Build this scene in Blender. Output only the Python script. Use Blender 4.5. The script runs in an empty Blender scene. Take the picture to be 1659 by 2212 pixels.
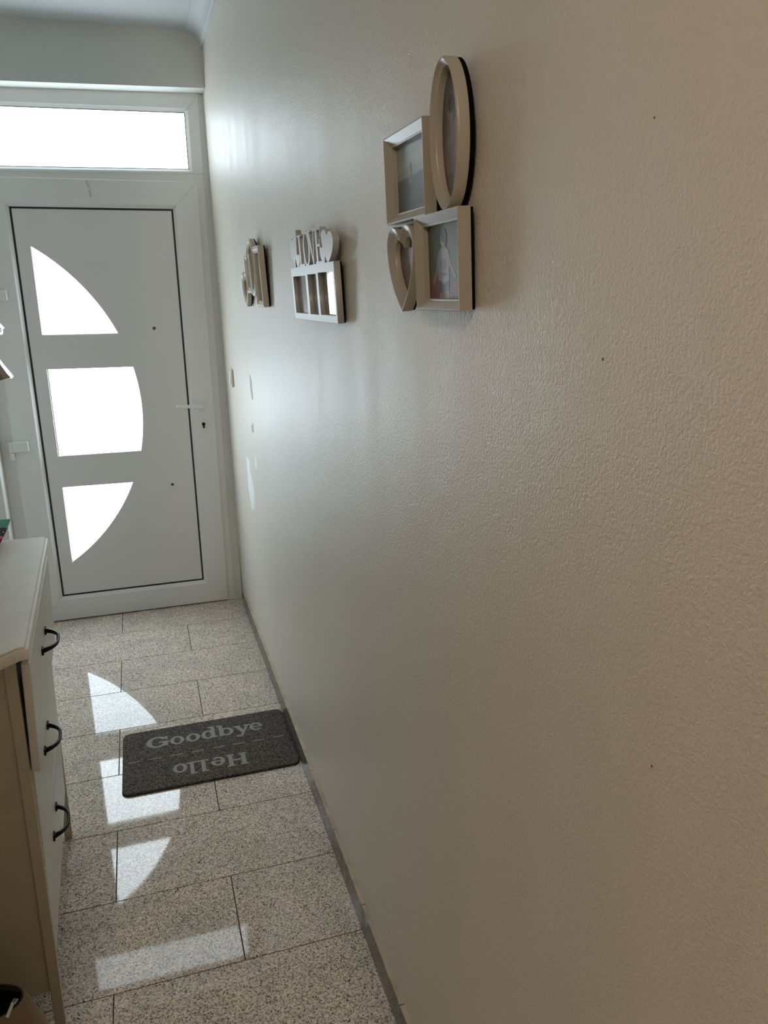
import bpy, bmesh, math, random
from mathutils import Vector, Matrix, Euler
random.seed(7)
PI = math.pi
SC = bpy.context.scene
COL = SC.collection

# ------------------------------------------------------------------ camera
W, H, F = 1659.0, 2212.0, 1662.795
CAM = Vector((-0.43024, -0.78991, 1.60244))
RCV = Matrix(((0.953048713895379, -0.30250272762638747, -0.013793067858180998),
              (-0.09589680714220908, -0.258295614757928, -0.9612945322723615),
              (0.2872315291228919, 0.9174832288251301, -0.2751773491810429)))
cd = bpy.data.cameras.new('camera'); cam = bpy.data.objects.new('camera', cd); COL.objects.link(cam)
cd.sensor_fit = 'VERTICAL'; cd.sensor_height = 24.0; cd.lens = F / H * 24.0
cd.clip_start = 0.02
R = Matrix((RCV[0], -RCV[1], -RCV[2])).transposed()
cam.matrix_world = Matrix.Translation(CAM) @ R.to_4x4()
SC.camera = cam

# ------------------------------------------------------------------ world, light levels, exposure
world = bpy.data.worlds.new('world'); SC.world = world; world.use_nodes = True
wb = world.node_tree.nodes['Background']
wb.inputs[0].default_value = (0.75, 0.88, 1.0, 1); wb.inputs[1].default_value = 0.6
PANE = 13.8                      # daylight coming through the frosted panes of the front door
PANE_COL = (0.79, 0.915, 1.0)
LAMP_W = 34.0                   # warm ceiling lamp in the room behind the camera
SC.view_settings.view_transform = 'Standard'
SC.view_settings.look = 'None'
SC.view_settings.exposure = 0.0
SC.view_settings.gamma = 1.0
SC.view_settings.use_curve_mapping = False
SC.cycles.use_denoising = True
SC.cycles.max_bounces = 12
SC.cycles.diffuse_bounces = 8
SC.cycles.sample_clamp_indirect = 8.0
LAMP = Vector((-1.0, -1.45, 2.64))
ld = bpy.data.lights.new('ceiling_bulb', 'POINT'); ld.energy = LAMP_W; ld.color = (1.0, 0.80, 0.60); ld.shadow_soft_size = 0.07
lo = bpy.data.objects.new('ceiling_bulb', ld); COL.objects.link(lo); lo.location = LAMP - Vector((0, 0, 0.12))

D = 3.1824        # plane of the door leaf
HC = 2.705        # ceiling height
XL = -1.20        # left wall of the hall

# ------------------------------------------------------------------ materials
def nodes(name):
    m = bpy.data.materials.new(name); m.use_nodes = True
    nt = m.node_tree; return m, nt, nt.nodes['Principled BSDF']
def lin(c):
    return tuple((x / 12.92 if x <= 0.04045 else ((x + 0.055) / 1.055) ** 2.4) for x in (c[0] / 255, c[1] / 255, c[2] / 255)) + (1,)
def mat(name, c, rough=0.5, metal=0.0, bump=None, vary=0.0, spec=0.5, coat=0.0):
    """c is an sRGB 0-255 triple; bump = (scale, distance, strength); vary = amount of tone mottling"""
    m, nt, b = nodes(name); L = nt.links
    b.inputs['Base Color'].default_value = lin(c); b.inputs['Roughness'].default_value = rough
    b.inputs['Metallic'].default_value = metal; b.inputs['Specular IOR Level'].default_value = spec
    b.inputs['Coat Weight'].default_value = coat; b.inputs['Coat Roughness'].default_value = 0.08
    tc = nt.nodes.new('ShaderNodeTexCoord')
    if vary:
        n = nt.nodes.new('ShaderNodeTexNoise'); n.inputs['Scale'].default_value = 14; n.inputs['Detail'].default_value = 5
        L.new(tc.outputs['Object'], n.inputs['Vector'])
        mx = nt.nodes.new('ShaderNodeMix'); mx.data_type = 'RGBA'
        k = 1 - vary
        mx.inputs['A'].default_value = lin([x * k for x in c]); mx.inputs['B'].default_value = lin([min(255, x * (1 + vary * .5)) for x in c])
        L.new(n.outputs['Fac'], mx.inputs['Factor']); L.new(mx.outputs['Result'], b.inputs['Base Color'])
    if bump:
        n = nt.nodes.new('ShaderNodeTexNoise'); n.inputs['Scale'].default_value = bump[0]; n.inputs['Detail'].default_value = 3
        L.new(tc.outputs['Object'], n.inputs['Vector'])
        bp = nt.nodes.new('ShaderNodeBump'); bp.inputs['Distance'].default_value = bump[1]; bp.inputs['Strength'].default_value = bump[2]
        L.new(n.outputs['Fac'], bp.inputs['Height']); L.new(bp.outputs['Normal'], b.inputs['Normal'])
    return m

def wall_material():
    m, nt, b = nodes('satin_wall_paint'); L = nt.links
    tc = nt.nodes.new('ShaderNodeTexCoord')
    mp = nt.nodes.new('ShaderNodeMapping'); mp.inputs['Scale'].default_value = (1, 1, 0.9); L.new(tc.outputs['Object'], mp.inputs['Vector'])
    a = nt.nodes.new('ShaderNodeTexNoise'); a.inputs['Scale'].default_value = 270; a.inputs['Detail'].default_value = 3; a.inputs['Roughness'].default_value = .55; a.inputs['Distortion'].default_value = .5
    c = nt.nodes.new('ShaderNodeTexNoise'); c.inputs['Scale'].default_value = 130; c.inputs['Detail'].default_value = 2
    L.new(mp.outputs['Vector'], a.inputs['Vector']); L.new(mp.outputs['Vector'], c.inputs['Vector'])
    ad = nt.nodes.new('ShaderNodeMath'); ad.operation = 'MULTIPLY_ADD'; ad.inputs[1].default_value = .28
    L.new(c.outputs['Fac'], ad.inputs[0]); L.new(a.outputs['Fac'], ad.inputs[2])
    bp = nt.nodes.new('ShaderNodeBump'); bp.inputs['Distance'].default_value = .0016; bp.inputs['Strength'].default_value = WALL_BUMP
    L.new(ad.outputs[0], bp.inputs['Height']); L.new(bp.outputs['Normal'], b.inputs['Normal'])
    # faint vertical roller bands in sheen and tone
    mp2 = nt.nodes.new('ShaderNodeMapping'); mp2.inputs['Scale'].default_value = (1, 5, .35); L.new(tc.outputs['Object'], mp2.inputs['Vector'])
    d = nt.nodes.new('ShaderNodeTexNoise'); d.inputs['Scale'].default_value = 2.2; d.inputs['Detail'].default_value = 3; L.new(mp2.outputs['Vector'], d.inputs['Vector'])
    rr = nt.nodes.new('ShaderNodeMapRange'); rr.inputs['From Min'].default_value = .3; rr.inputs['From Max'].default_value = .7
    rr.inputs['To Min'].default_value = WALL_R[0]; rr.inputs['To Max'].default_value = WALL_R[1]
    L.new(d.outputs['Fac'], rr.inputs['Value']); L.new(rr.outputs['Result'], b.inputs['Roughness'])
    mx = nt.nodes.new('ShaderNodeMix'); mx.data_type = 'RGBA'
    mx.inputs['A'].default_value = lin((213, 207, 196)); mx.inputs['B'].default_value = lin((222, 216, 205))
    L.new(d.outputs['Fac'], mx.inputs['Factor']); L.new(mx.outputs['Result'], b.inputs['Base Color'])
    b.inputs['Specular IOR Level'].default_value = .62
    return m

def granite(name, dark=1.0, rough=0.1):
    m, nt, b = nodes(name); L = nt.links
    tc = nt.nodes.new('ShaderNodeTexCoord'); oi = nt.nodes.new('ShaderNodeObjectInfo')
    off = nt.nodes.new('ShaderNodeVectorMath'); off.operation = 'MULTIPLY_ADD'
    off.inputs[1].default_value = (37, 53, 71); L.new(oi.outputs['Random'], off.inputs[0]); L.new(tc.outputs['Object'], off.inputs[2])
    def ramp(src, pts):
        r = nt.nodes.new('ShaderNodeValToRGB'); e = r.color_ramp.elements
        while len(e) < len(pts): e.new(0.5)
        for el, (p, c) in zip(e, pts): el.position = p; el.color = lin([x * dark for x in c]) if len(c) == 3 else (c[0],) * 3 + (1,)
        L.new(src, r.inputs['Fac']); return r
    v = nt.nodes.new('ShaderNodeTexVoronoi'); v.inputs['Scale'].default_value = 300; v.inputs['Randomness'].default_value = 1
    L.new(off.outputs[0], v.inputs['Vector'])
    sep = nt.nodes.new('ShaderNodeSeparateColor'); L.new(v.outputs['Color'], sep.inputs['Color'])
    base = ramp(sep.outputs['Red'], [(0.0, (118, 113, 108)), (.30, (184, 177, 169)), (.60, (236, 228, 217)), (.88, (253, 248, 240))])
    base.color_ramp.interpolation = 'LINEAR'
    n = nt.nodes.new('ShaderNodeTexNoise'); n.inputs['Scale'].default_value = 150; n.inputs['Detail'].default_value = 4; L.new(off.outputs[0], n.inputs['Vector'])
    mot = ramp(n.outputs['Fac'], [(.40, (160, 156, 152)), (.60, (252, 247, 239))])
    m1 = nt.nodes.new('ShaderNodeMix'); m1.data_type = 'RGBA'; m1.inputs['Factor'].default_value = .36
    L.new(base.outputs['Color'], m1.inputs['A']); L.new(mot.outputs['Color'], m1.inputs['B'])
    # dark mica flecks
    v2 = nt.nodes.new('ShaderNodeTexVoronoi'); v2.inputs['Scale'].default_value = 370; L.new(off.outputs[0], v2.inputs['Vector'])
    s2 = nt.nodes.new('ShaderNodeSeparateColor'); L.new(v2.outputs['Color'], s2.inputs['Color'])
    fl = ramp(s2.outputs['Green'], [(.93, (0.,)), (.95, (1.,))])
    m2 = nt.nodes.new('ShaderNodeMix'); m2.data_type = 'RGBA'; m2.inputs['B'].default_value = lin((74 * dark, 72 * dark, 72 * dark))
    L.new(fl.outputs['Color'], m2.inputs['Factor']); L.new(m1.outputs['Result'], m2.inputs['A'])
    # broad warm / grey drift
    n3 = nt.nodes.new('ShaderNodeTexNoise'); n3.inputs['Scale'].default_value = 9; L.new(off.outputs[0], n3.inputs['Vector'])
    dr = ramp(n3.outputs['Fac'], [(.35, (238, 232, 226)), (.65, (255, 246, 238))])
    m3 = nt.nodes.new('ShaderNodeMix'); m3.data_type = 'RGBA'; m3.blend_type = 'MULTIPLY'; m3.inputs['Factor'].default_value = 1
    L.new(m2.outputs['Result'], m3.inputs['A']); L.new(dr.outputs['Color'], m3.inputs['B'])
    L.new(m3.outputs['Result'], b.inputs['Base Color'])
    b.inputs['Roughness'].default_value = rough; b.inputs['Specular IOR Level'].default_value = .24
    return m

def glow(name, col, s):
    m, nt, b = nodes(name)
    b.inputs['Base Color'].default_value = (.8, .85, .88, 1); b.inputs['Roughness'].default_value = .25
    b.inputs['Emission Color'].default_value = col + (1,); b.inputs['Emission Strength'].default_value = s
    return m

WALL_BUMP = 1.0
WALL_R = (0.36, 0.45)
M = {}
M['wall'] = wall_material()
M['plaster'] = mat('white_plaster', (212, 213, 209), .6, bump=(60, .001, .2), vary=.03, spec=.15)
M['ceiling'] = mat('ceiling_paint', (196, 201, 203), .6, bump=(40, .001, .1))
M['room'] = mat('room_paint', (215, 205, 188), .7)
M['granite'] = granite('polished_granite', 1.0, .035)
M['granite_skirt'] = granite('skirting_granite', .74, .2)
M['granite_rough'] = mat('rough_granite_edge', (196, 182, 160), .8, bump=(300, .003, .8), vary=.35)
M['grout'] = mat('dark_grout', (40, 34, 31), .9)
M['upvc'] = mat('white_upvc', (228, 229, 228), .38, bump=(9, .0006, .1))
M['upvc_panel'] = mat('white_door_panel', (224, 223, 222), .42, bump=(9, .0006, .1))
M['gasket'] = mat('black_gasket', (30, 32, 40), .6)
M['pane'] = glow('daylit_frosted_glass', PANE_COL, PANE)
M['pane_top'] = glow('daylit_frosted_glass_transom', PANE_COL, PANE * .43)
M['pane_low'] = glow('daylit_frosted_glass_low', (.74, .89, 1.0), PANE * .65)
M['white_plastic'] = mat('white_plastic', (226, 227, 226), .3)
M['cream_plastic'] = mat('cream_plastic', (214, 208, 192), .35)
M['grey_plastic'] = mat('dark_grey_plastic', (84, 84, 80), .45)
M['black'] = mat('black_metal', (9, 9, 10), .5, spec=.25)
M['cream_wood'] = mat('cream_laminate', (196, 186, 164), .5, bump=(70, .0004, .25), vary=.05)
M['cream_top'] = mat('cream_top_painted_lit', (232, 225, 212), .45, bump=(60, .0003, .25), vary=.06)  # chest cream made lighter in place of light falling on the top
M['cream_front'] = mat('cream_drawer_front', (214, 210, 200), .42, vary=.03)
def fibre(name, a, b, sc):
    m, nt, bs = nodes(name); L = nt.links; tc = nt.nodes.new('ShaderNodeTexCoord')
    n = nt.nodes.new('ShaderNodeTexNoise'); n.inputs['Scale'].default_value = sc; n.inputs['Detail'].default_value = 4; n.inputs['Distortion'].default_value = 1.2
    L.new(tc.outputs['Object'], n.inputs['Vector'])
    r_ = nt.nodes.new('ShaderNodeValToRGB'); e = r_.color_ramp.elements; e[0].position = .38; e[1].position = .66; e[0].color = lin(a); e[1].color = lin(b)
    L.new(n.outputs['Fac'], r_.inputs['Fac']); L.new(r_.outputs['Color'], bs.inputs['Base Color']); bs.inputs['Roughness'].default_value = .95; bs.inputs['Specular IOR Level'].default_value = .1
    bp = nt.nodes.new('ShaderNodeBump'); bp.inputs['Distance'].default_value = .004; L.new(n.outputs['Fac'], bp.inputs['Height']); L.new(bp.outputs['Normal'], bs.inputs['Normal'])
    return m
M['mat_fibre'] = fibre('brown_black_mat_fibre', (48, 43, 40), (134, 126, 120), 190)
M['mat_edge'] = mat('mat_rubber_edge', (34, 31, 30), .8)
M['mat_print'] = mat('grey_mat_print', (158, 156, 152), .95, bump=(300, .003, .7), spec=.1)
M['champagne'] = mat('pearl_champagne_frame', (172, 167, 155), .33, .0)
M['champagne2'] = mat('beige_moulded_frame', (200, 192, 178), .48, .0)
M['silver'] = mat('silver_grey_frame', (190, 192, 193), .38, .1)
M['silver_side'] = mat('silver_frame_side', (150, 142, 130), .5)
M['back'] = mat('black_board_gap_shade', (7, 7, 7), .95, spec=.1)  # back board colour, also painted shade for the gap at the wall
M['nail'] = mat('steel_nail', (120, 120, 122), .35, .9)
M['chrome'] = mat('chrome', (205, 205, 205), .15, 1.0)
M['bag'] = mat('beige_leather', (140, 116, 92), .5, bump=(220, .0008, .3), vary=.06)
M['lining'] = mat('black_lining', (10, 10, 11), .9)
M['piping'] = mat('dark_brown_piping', (36, 24, 19), .4)
M['brown'] = mat('brown_leather', (128, 106, 84), .32, bump=(30, .004, .5), vary=.15)
M['teal'] = mat('teal_card', (150, 212, 206), .35)
M['teal_d'] = mat('dark_teal_card', (86, 150, 150), .4)
M['pink'] = mat('pink_card', (236, 150, 176), .4)
M['magenta'] = mat('magenta_card', (160, 36, 92), .4)
M['navy'] = mat('navy_card', (60, 60, 84), .4)
M['patch_white'] = mat('bare_white_filler', (236, 238, 237), .6)
M['patch_tan'] = mat('bare_tan_plaster', (200, 190, 174), .8)
M['speck'] = mat('dark_speck', (112, 96, 78), .8)
M['scuff'] = mat('grey_tape_residue', (196, 197, 192), .7)
M['lamp'] = glow('lamp_glass', (1.0, .76, .5), 6.0)
def photo_mat(name, c): return mat('photo_' + name, [x * .82 for x in c], .35, coat=.25)

# ------------------------------------------------------------------ mesh helpers
def link(o, parent=None):
    COL.objects.link(o)
    if parent is not None: o.parent = parent
    return o
def mesh(name, vs, fs, m, parent=None, smooth=False, mi=None):
    me = bpy.data.meshes.new(name); me.from_pydata([tuple(v) for v in vs], [], fs)
    for x in (m if isinstance(m, (list, tuple)) else [m]): me.materials.append(x)
    if mi: me.polygons.foreach_set('material_index', mi)
    bm = bmesh.new(); bm.from_mesh(me); bmesh.ops.recalc_face_normals(bm, faces=bm.faces); bm.to_mesh(me); bm.free()
    if smooth: me.polygons.foreach_set('use_smooth', [True] * len(me.polygons))
    return link(bpy.data.objects.new(name, me), parent)
def box_bm(x0, x1, y0, y1, z0, z1, bev=0.0, seg=2, bm=None):
    b2 = bmesh.new()
    bmesh.ops.create_cube(b2, size=1.0)
    for v in b2.verts: v.co = Vector((x0 + (v.co.x + .5) * (x1 - x0), y0 + (v.co.y + .5) * (y1 - y0), z0 + (v.co.z + .5) * (z1 - z0)))
    if bev: bmesh.ops.bevel(b2, geom=b2.edges[:], offset=bev, segments=seg, profile=.6, affect='EDGES')
    return b2
def from_bm(name, bm, m, parent=None, smooth=False):
    me = bpy.data.meshes.new(name); bmesh.ops.recalc_face_normals(bm, faces=bm.faces); bm.to_mesh(me); bm.free()
    for x in (m if isinstance(m, (list, tuple)) else [m]): me.materials.append(x)
    if smooth: me.polygons.foreach_set('use_smooth', [True] * len(me.polygons))
    return link(bpy.data.objects.new(name, me), parent)
def box(name, x0, x1, y0, y1, z0, z1, m, parent=None, bev=0.0, seg=2):
    return from_bm(name, box_bm(x0, x1, y0, y1, z0, z1, bev, seg), m, parent)
def empty(name, loc, label=None, cat=None, group=None, rot=(0, 0, 0)):
    o = link(bpy.data.objects.new(name, None)); o.location = loc; o.rotation_euler = rot; o.empty_display_size = .1
    return tag(o, label, cat, group) if label else o
def tag(o, label, cat, group=None):
    o['label'] = label; o['category'] = cat
    if group: o['group'] = group
    return o
def struct(o): o['kind'] = 'structure'; return o
def tube(name, pts, rads, m, parent=None, n=10, flat=1.0, smooth=True, caps=True):
    """round bar along pts; flat scales the second cross axis"""
    vs, fs = [], []; P = [Vector(p) for p in pts]
    if not isinstance(rads, (list, tuple)): rads = [rads] * len(P)
    prev = None
    for i, p in enumerate(P):
        t = (P[min(i + 1, len(P) - 1)] - P[max(i - 1, 0)]).normalized()
        if prev is None:
            a = Vector((0, 0, 1)) if abs(t.z) < .9 else Vector((1, 0, 0))
            u = t.cross(a).normalized()
        else:
            u = (prev - t * prev.dot(t)).normalized()
        prev = u; w = t.cross(u)
        for k in range(n):
            an = 2 * PI * k / n; vs.append(p + u * math.cos(an) * rads[i] + w * math.sin(an) * rads[i] * flat)
    for i in range(len(P) - 1):
        for k in range(n): fs.append((i * n + k, i * n + (k + 1) % n, (i + 1) * n + (k + 1) % n, (i + 1) * n + k))
    if caps: fs.append(tuple(range(n))); fs.append(tuple((len(P) - 1) * n + k for k in range(n)))
    return mesh(name, vs, fs, m, parent, smooth)
def disc_stack(name, cx, cz, prof, m, parent=None, n=24, sx=1.0, sz=1.0):
    """turned piece about an axis along y: prof = [(radius, y)]"""
    vs, fs = [], []
    for r, y in prof:
        for k in range(n): a = 2 * PI * k / n; vs.append((cx + r * sx * math.cos(a), y, cz + r * sz * math.sin(a)))
    for i in range(len(prof) - 1):
        for k in range(n): fs.append((i * n + k, i * n + (k + 1) % n, (i + 1) * n + (k + 1) % n, (i + 1) * n + k))
    fs.append(tuple(range(n))); fs.append(tuple((len(prof) - 1) * n + k for k in range(n)))
    return mesh(name, vs, fs, m, parent)
def plate(name, outer, holes, y0, y1, m, parent=None, bev=0.0):
    """flat board in the x,z plane with holes, between depths y0 and y1 (filled 2D curve)"""
    cu = bpy.data.curves.new(name, 'CURVE'); cu.dimensions = '2D'; cu.fill_mode = 'BOTH'
    for lp in [outer] + list(holes):
        s = cu.splines.new('POLY'); s.points.add(len(lp) - 1); s.use_cyclic_u = True
        for pt, (x, z) in zip(s.points, lp): pt.co = (x, z, 0, 1)
    cu.extrude = abs(y1 - y0) / 2; cu.bevel_depth = bev; cu.bevel_resolution = 1
    if bev: cu.offset = -bev; cu.extrude = max(0, cu.extrude - bev)
    o = bpy.data.objects.new(name, cu); COL.objects.link(o)
    me = bpy.data.meshes.new_from_object(o.evaluated_get(bpy.context.evaluated_depsgraph_get()))
    bpy.data.objects.remove(o); bpy.data.curves.remove(cu)
    ym = (y0 + y1) / 2
    for v in me.vertices: v.co = (v.co.x, ym - v.co.z, v.co.y)
    me.materials.clear(); me.materials.append(m); me.name = name
    return link(bpy.data.objects.new(name, me), parent)

# ------------------------------------------------------------------ setting: floor
fl = struct(box('floor', -4.0, 0.05, -4.0, D + .12, -.12, -.002, M['grout']))
PITCH, X1, X2, Y1 = .305, -.6275, -.3151, .7925
TL = 2 * (X2 - X1)
cache = {}
def tile(x0, x1, y0, y1, z0=-.002, z1=0.0):
    g = .0013
    w, d = round(x1 - x0 - 2 * g, 4), round(y1 - y0 - 2 * g, 4)
    if w < .01 or d < .01: return
    key = (w, d)
    if key not in cache:
        c = .0007; h = z1 - z0
        vs = [(-w/2, -d/2, 0), (w/2, -d/2, 0), (w/2, d/2, 0), (-w/2, d/2, 0), (-w/2, -d/2, h-c), (w/2, -d/2, h-c), (w/2, d/2, h-c), (-w/2, d/2, h-c),
              (-w/2+c, -d/2+c, h), (w/2-c, -d/2+c, h), (w/2-c, d/2-c, h), (-w/2+c, d/2-c, h)]
        fs = [(0, 1, 5, 4), (1, 2, 6, 5), (2, 3, 7, 6), (3, 0, 4, 7), (4, 5, 9, 8), (5, 6, 10, 9), (6, 7, 11, 10), (7, 4, 8, 11), (8, 9, 10, 11)]
        o = mesh('tile', vs, fs, M['granite'], fl); cache[key] = o
    else:
        o = link(cache[key].copy(), fl)
    o.location = ((x0 + x1) / 2, (y0 + y1) / 2, z0)
for k in range(-8, 9):
    y0 = Y1 + (k - 1) * PITCH; y1 = min(y0 + PITCH, D + .02)
    xs = X1 if k % 2 == 0 else X2
    xlim = XL + .002 if y0 > -.15 else -2.6
    x = xs
    while x < 0: x += TL
    while x > xlim:
        tile(max(x - TL, xlim), min(x, -.002), y0, y1)
        x -= TL

# ------------------------------------------------------------------ setting: walls and ceiling
LEAN = .010
def wx(z): return -LEAN * z
wr = struct(mesh('wall_right', [(wx(0), -4, 0), (wx(0), D + .1, 0), (wx(HC), D + .1, HC), (wx(HC), -4, HC),
                                (.12, -4, 0), (.12, D + .1, 0), (.12, D + .1, HC), (.12, -4, HC)],
                 [(0, 1, 2, 3), (4, 5, 6, 7), (0, 1, 5, 4), (2, 3, 7, 6), (1, 2, 6, 5), (0, 3, 7, 4)], M['wall']))
struct(box('ceiling', -4.0, .12, -4.0, D + .3, HC, HC + .12, M['ceiling']))
struct(box('wall_left', XL - .12, XL, -.15, D + .12, 0, HC, M['plaster']))
struct(box('wall_added_light_block', XL - .12, -.785, .06, .30, 0, HC, M['room']))  # unseen pier, added to keep lamp light off the chest's near side
struct(box('wall_back', -4.0, .12, -4.12, -4.0, 0, HC, M['room']))
struct(box('wall_far_left', -4.12, -4.0, -4.0, -.03, 0, HC, M['room']))
struct(box('wall_side', -4.0, XL - .12, -.15, -.03, 0, HC, M['room']))
# front wall: lintel above the door opening, rounded left return, strip beside the frame
YF = D - .10
JL = -1.086      # left side of the door opening
def sl(x): return .022 * (x + .04)      # the lintel edge drops a little to the left
zl = 2.484
vs = []; 
for x in (XL, wx(2.6)):
    vs += [(x, YF, zl + sl(x)), (x, YF, HC), (x, D + .12, HC), (x, D + .12, zl + sl(x))]
wf = struct(mesh('wall_front', vs, [(0, 1, 2, 3), (4, 5, 6, 7), (0, 1, 5, 4), (1, 2, 6, 5), (2, 3, 7, 6), (3, 0, 4, 7)], M['plaster']))
rr = []
for k in range(9):
    a = -PI / 2 + k * PI / 16; rr.append((JL - .006 + .006 * math.cos(a), YF + .006 + .006 * math.sin(a)))
outl = [(XL, D + .12), (XL, YF)] + rr + [(JL, D + .12)]
n = len(outl); vs = [(x, y, 0) for x, y in outl] + [(x, y, zl - .02) for x, y in outl]
mesh('jamb', vs, [tuple(range(n)), tuple(range(n, 2 * n))] + [(i, (i + 1) % n, n + (i + 1) % n, n + i) for i in range(n)], M['plaster'], wf)
box('jamb_strip', -.047, wx(2.4) + .02, D + .006, D + .1, 0, zl - .002, M['plaster'], wf)
# cove moulding along the right-hand ceiling edge
prof = [(0, -.066), (-.006, -.066), (-.008, -.060), (-.011, -.058)]
for k in range(7):
    a = k / 6 * PI / 2; prof.append((-.060 + .049 * math.cos(a), -.058 + .049 * math.sin(a)))
prof += [(-.062, -.007), (-.066, -.006), (-.068, 0), (0, 0)]
n = len(prof); vs = []
for y in (-4.0, YF): vs += [(wx(HC) + px, y, HC + pz) for px, pz in prof]
struct(mesh('trim_1', vs, [tuple(range(n)), tuple(range(n, 2 * n))] + [(i, (i + 1) % n, n + (i + 1) % n, n + i) for i in range(n)], M['ceiling']))

# granite skirting, one upright slab per floor row
SH = .083
bs = struct(box('baseboard_right', -.004, .004, -2.6, D - .09, 0, SH - .003, M['grout']))
def skirt(par, y0, y1, xa, xb):
    bm = box_bm(min(xa, xb), max(xa, xb), y0 + .0008, y1 - .0008, .0008, SH, 0)
    bmesh.ops.subdivide_edges(bm, edges=[e for e in bm.edges if abs(e.verts[0].co.y - e.verts[1].co.y) > .02], cuts=14)
    for v in bm.verts:
        if v.co.z > SH - .001 and abs(v.co.x - xb) < .001: v.co.x += random.uniform(-.0006, .0010); v.co.z += random.uniform(-.0012, .0006)
    bm.faces.ensure_lookup_table()
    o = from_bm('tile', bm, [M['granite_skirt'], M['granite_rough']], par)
    for p in o.data.polygons:
        if p.normal.z > .5: p.material_index = 1
for k in range(-8, 9):
    y0 = Y1 + (k - 1) * PITCH - .006; y1 = min(y0 + PITCH, D - .09)
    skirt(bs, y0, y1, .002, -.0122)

# wall blemishes on the right wall
def blemish(name, pts, m, t=.0006):
    vs = [(wx(z) - t, y, z) for y, z in pts] + [(wx(z) + .001, y, z) for y, z in pts]; n = len(pts)
    mesh(name, vs, [tuple(range(n))] + [(i, (i + 1) % n, n + (i + 1) % n, n + i) for i in range(n)], m, wr)
blemish('paint_patch', [(2.278, 1.298), (2.245, 1.28), (2.238, 1.24), (2.235, 1.206), (2.262, 1.20), (2.29, 1.235)], M['patch_tan'])
blemish('paint_patch', [(2.281, 1.108), (2.278, 1.07), (2.33, 1.059), (2.345, 1.082)], M['patch_tan'])
blemish('paint_patch', [(2.58, .914), (2.477, .909), (2.478, .87), (2.43, .84), (2.402, .812), (2.36, .74), (2.372, .735), (2.415, .779), (2.42, .70), (2.44, .70), (2.46, .72), (2.47, .69), (2.52, .68), (2.59, .767), (2.578, .863)], M['patch_white'])
blemish('paint_patch', [(2.309, .962), (2.25, .97), (2.247, .928), (2.31, .914)], M['patch_white'])
for y, z, r in ((-.156, 1.539, .0012), (-.272, 1.177, .0010), (-.21, 1.733, .0007)):
    blemish('wall_speck', [(y + r * math.cos(a) * .7, z + r * math.sin(a) * 1.5) for a in [i * PI / 3 for i in range(6)]], M['speck'], .0009)

# ------------------------------------------------------------------ setting: front door
door = struct(empty('door_1', (-.55, D, 0)))
def ch(o):              # parent to the door keeping world coordinates
    o.parent = door; o.matrix_parent_inverse = Matrix.Translation((.55, -D, 0)); return o
def member(name, O, I, B, side, yo, yi, yb, m, gap=.0005, rnd=.003):
    """one mitred length of a frame: O outer, I inner face edge, B bead edge rectangles (x0,x1,z0,z1)"""
    def cor(r): return [(r[0], r[2]), (r[1], r[2]), (r[1], r[3]), (r[0], r[3])]
    i, j = side, (side + 1) % 4
    def inset(r, d): return (r[0] + d, r[1] - d, r[2] + d, r[3] - d)
    rings = [(O, yb), (O, yo + rnd), (inset(O, rnd * .3), yo + rnd * .3), (inset(O, rnd), yo), (I, yo), (inset(I, rnd * .7), yo + rnd * .5), (B, yi), (B, yb)]
    vs = []
    for r, y in rings:
        c = cor(r); a, b = Vector(c[i]), Vector(c[j]); d = (b - a).normalized() * gap
        a = a + d; b = b - d
        vs += [(a.x, y, a.y), (b.x, y, b.y)]
    n = len(rings); fs = [(2 * k, 2 * k + 1, 2 * k + 3, 2 * k + 2) for k in range(n - 1)]
    fs += [tuple(2 * k for k in range(n)), tuple(2 * k + 1 for k in range(n)), (0, 1, 2 * n - 1, 2 * n - 2)]
    return ch(mesh(name, vs, fs, m))
LO = (-1.0290, -.0799, .006, 2.1092); LI = (-.9215, -.1845, .1145, 2.0055); LB = (-.9065, -.1995, .1295, 1.9895)
for s, nm in enumerate(('bottom_rail', 'stile', 'top_rail', 'stile')):
    member(nm, LO, LI, LB, s, D, D + .017, D + .05, M['upvc'])
G = (-.9035, -.2020, .1321, 1.9871)
def ringplate(name, a, b, y0, y1, m):
    f = lambda r: [(r[0], r[2]), (r[1], r[2]), (r[1], r[3]), (r[0], r[3])]
    return ch(plate(name, f(a), [f(b)], y0, y1, m))
ringplate('gasket', (LB[0] - .003, LB[1] + .003, LB[2] - .003, LB[3] + .003), (G[0] + .0060, G[1] - .0060, G[2] + .0060, G[3] - .0060), D + .0172, D + .03, M['gasket'])
# glass outlines: three pieces of one big circle
CX, CZ, RR = -1.331, 1.0655, .9035
def arc(z0, z1, n=16):
    out = []
    for k in range(n + 1):
        z = z0 + (z1 - z0) * k / n; out.append((CX + math.sqrt(RR ** 2 - (z - CZ) ** 2), z))
    return out
XG = -.8395
def glass(i):
    if i == 0: return [(XG, 1.4295)] + arc(1.4275, 1.823, 20)
    if i == 1: return [(XG, .8535)] + arc(.8525, 1.2685, 20) + [(XG, 1.2720)]
    return [(XG, .308)] + arc(.308, .6945, 20) + [(XG, .6965)]
def shrink(pts, d):
    cx = sum(p[0] for p in pts) / len(pts); cz = sum(p[1] for p in pts) / len(pts); r = .2
    return [(p[0] + (cx - p[0]) * d / r, p[1] + (cz - p[1]) * d / r) for p in pts]
PY = D + .018
ch(plate('door_panel', [(G[0], G[2]), (G[1], G[2]), (G[1], G[3]), (G[0], G[3])], [glass(0), glass(1), glass(2)], PY, PY + .03, M['upvc_panel']))
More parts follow.
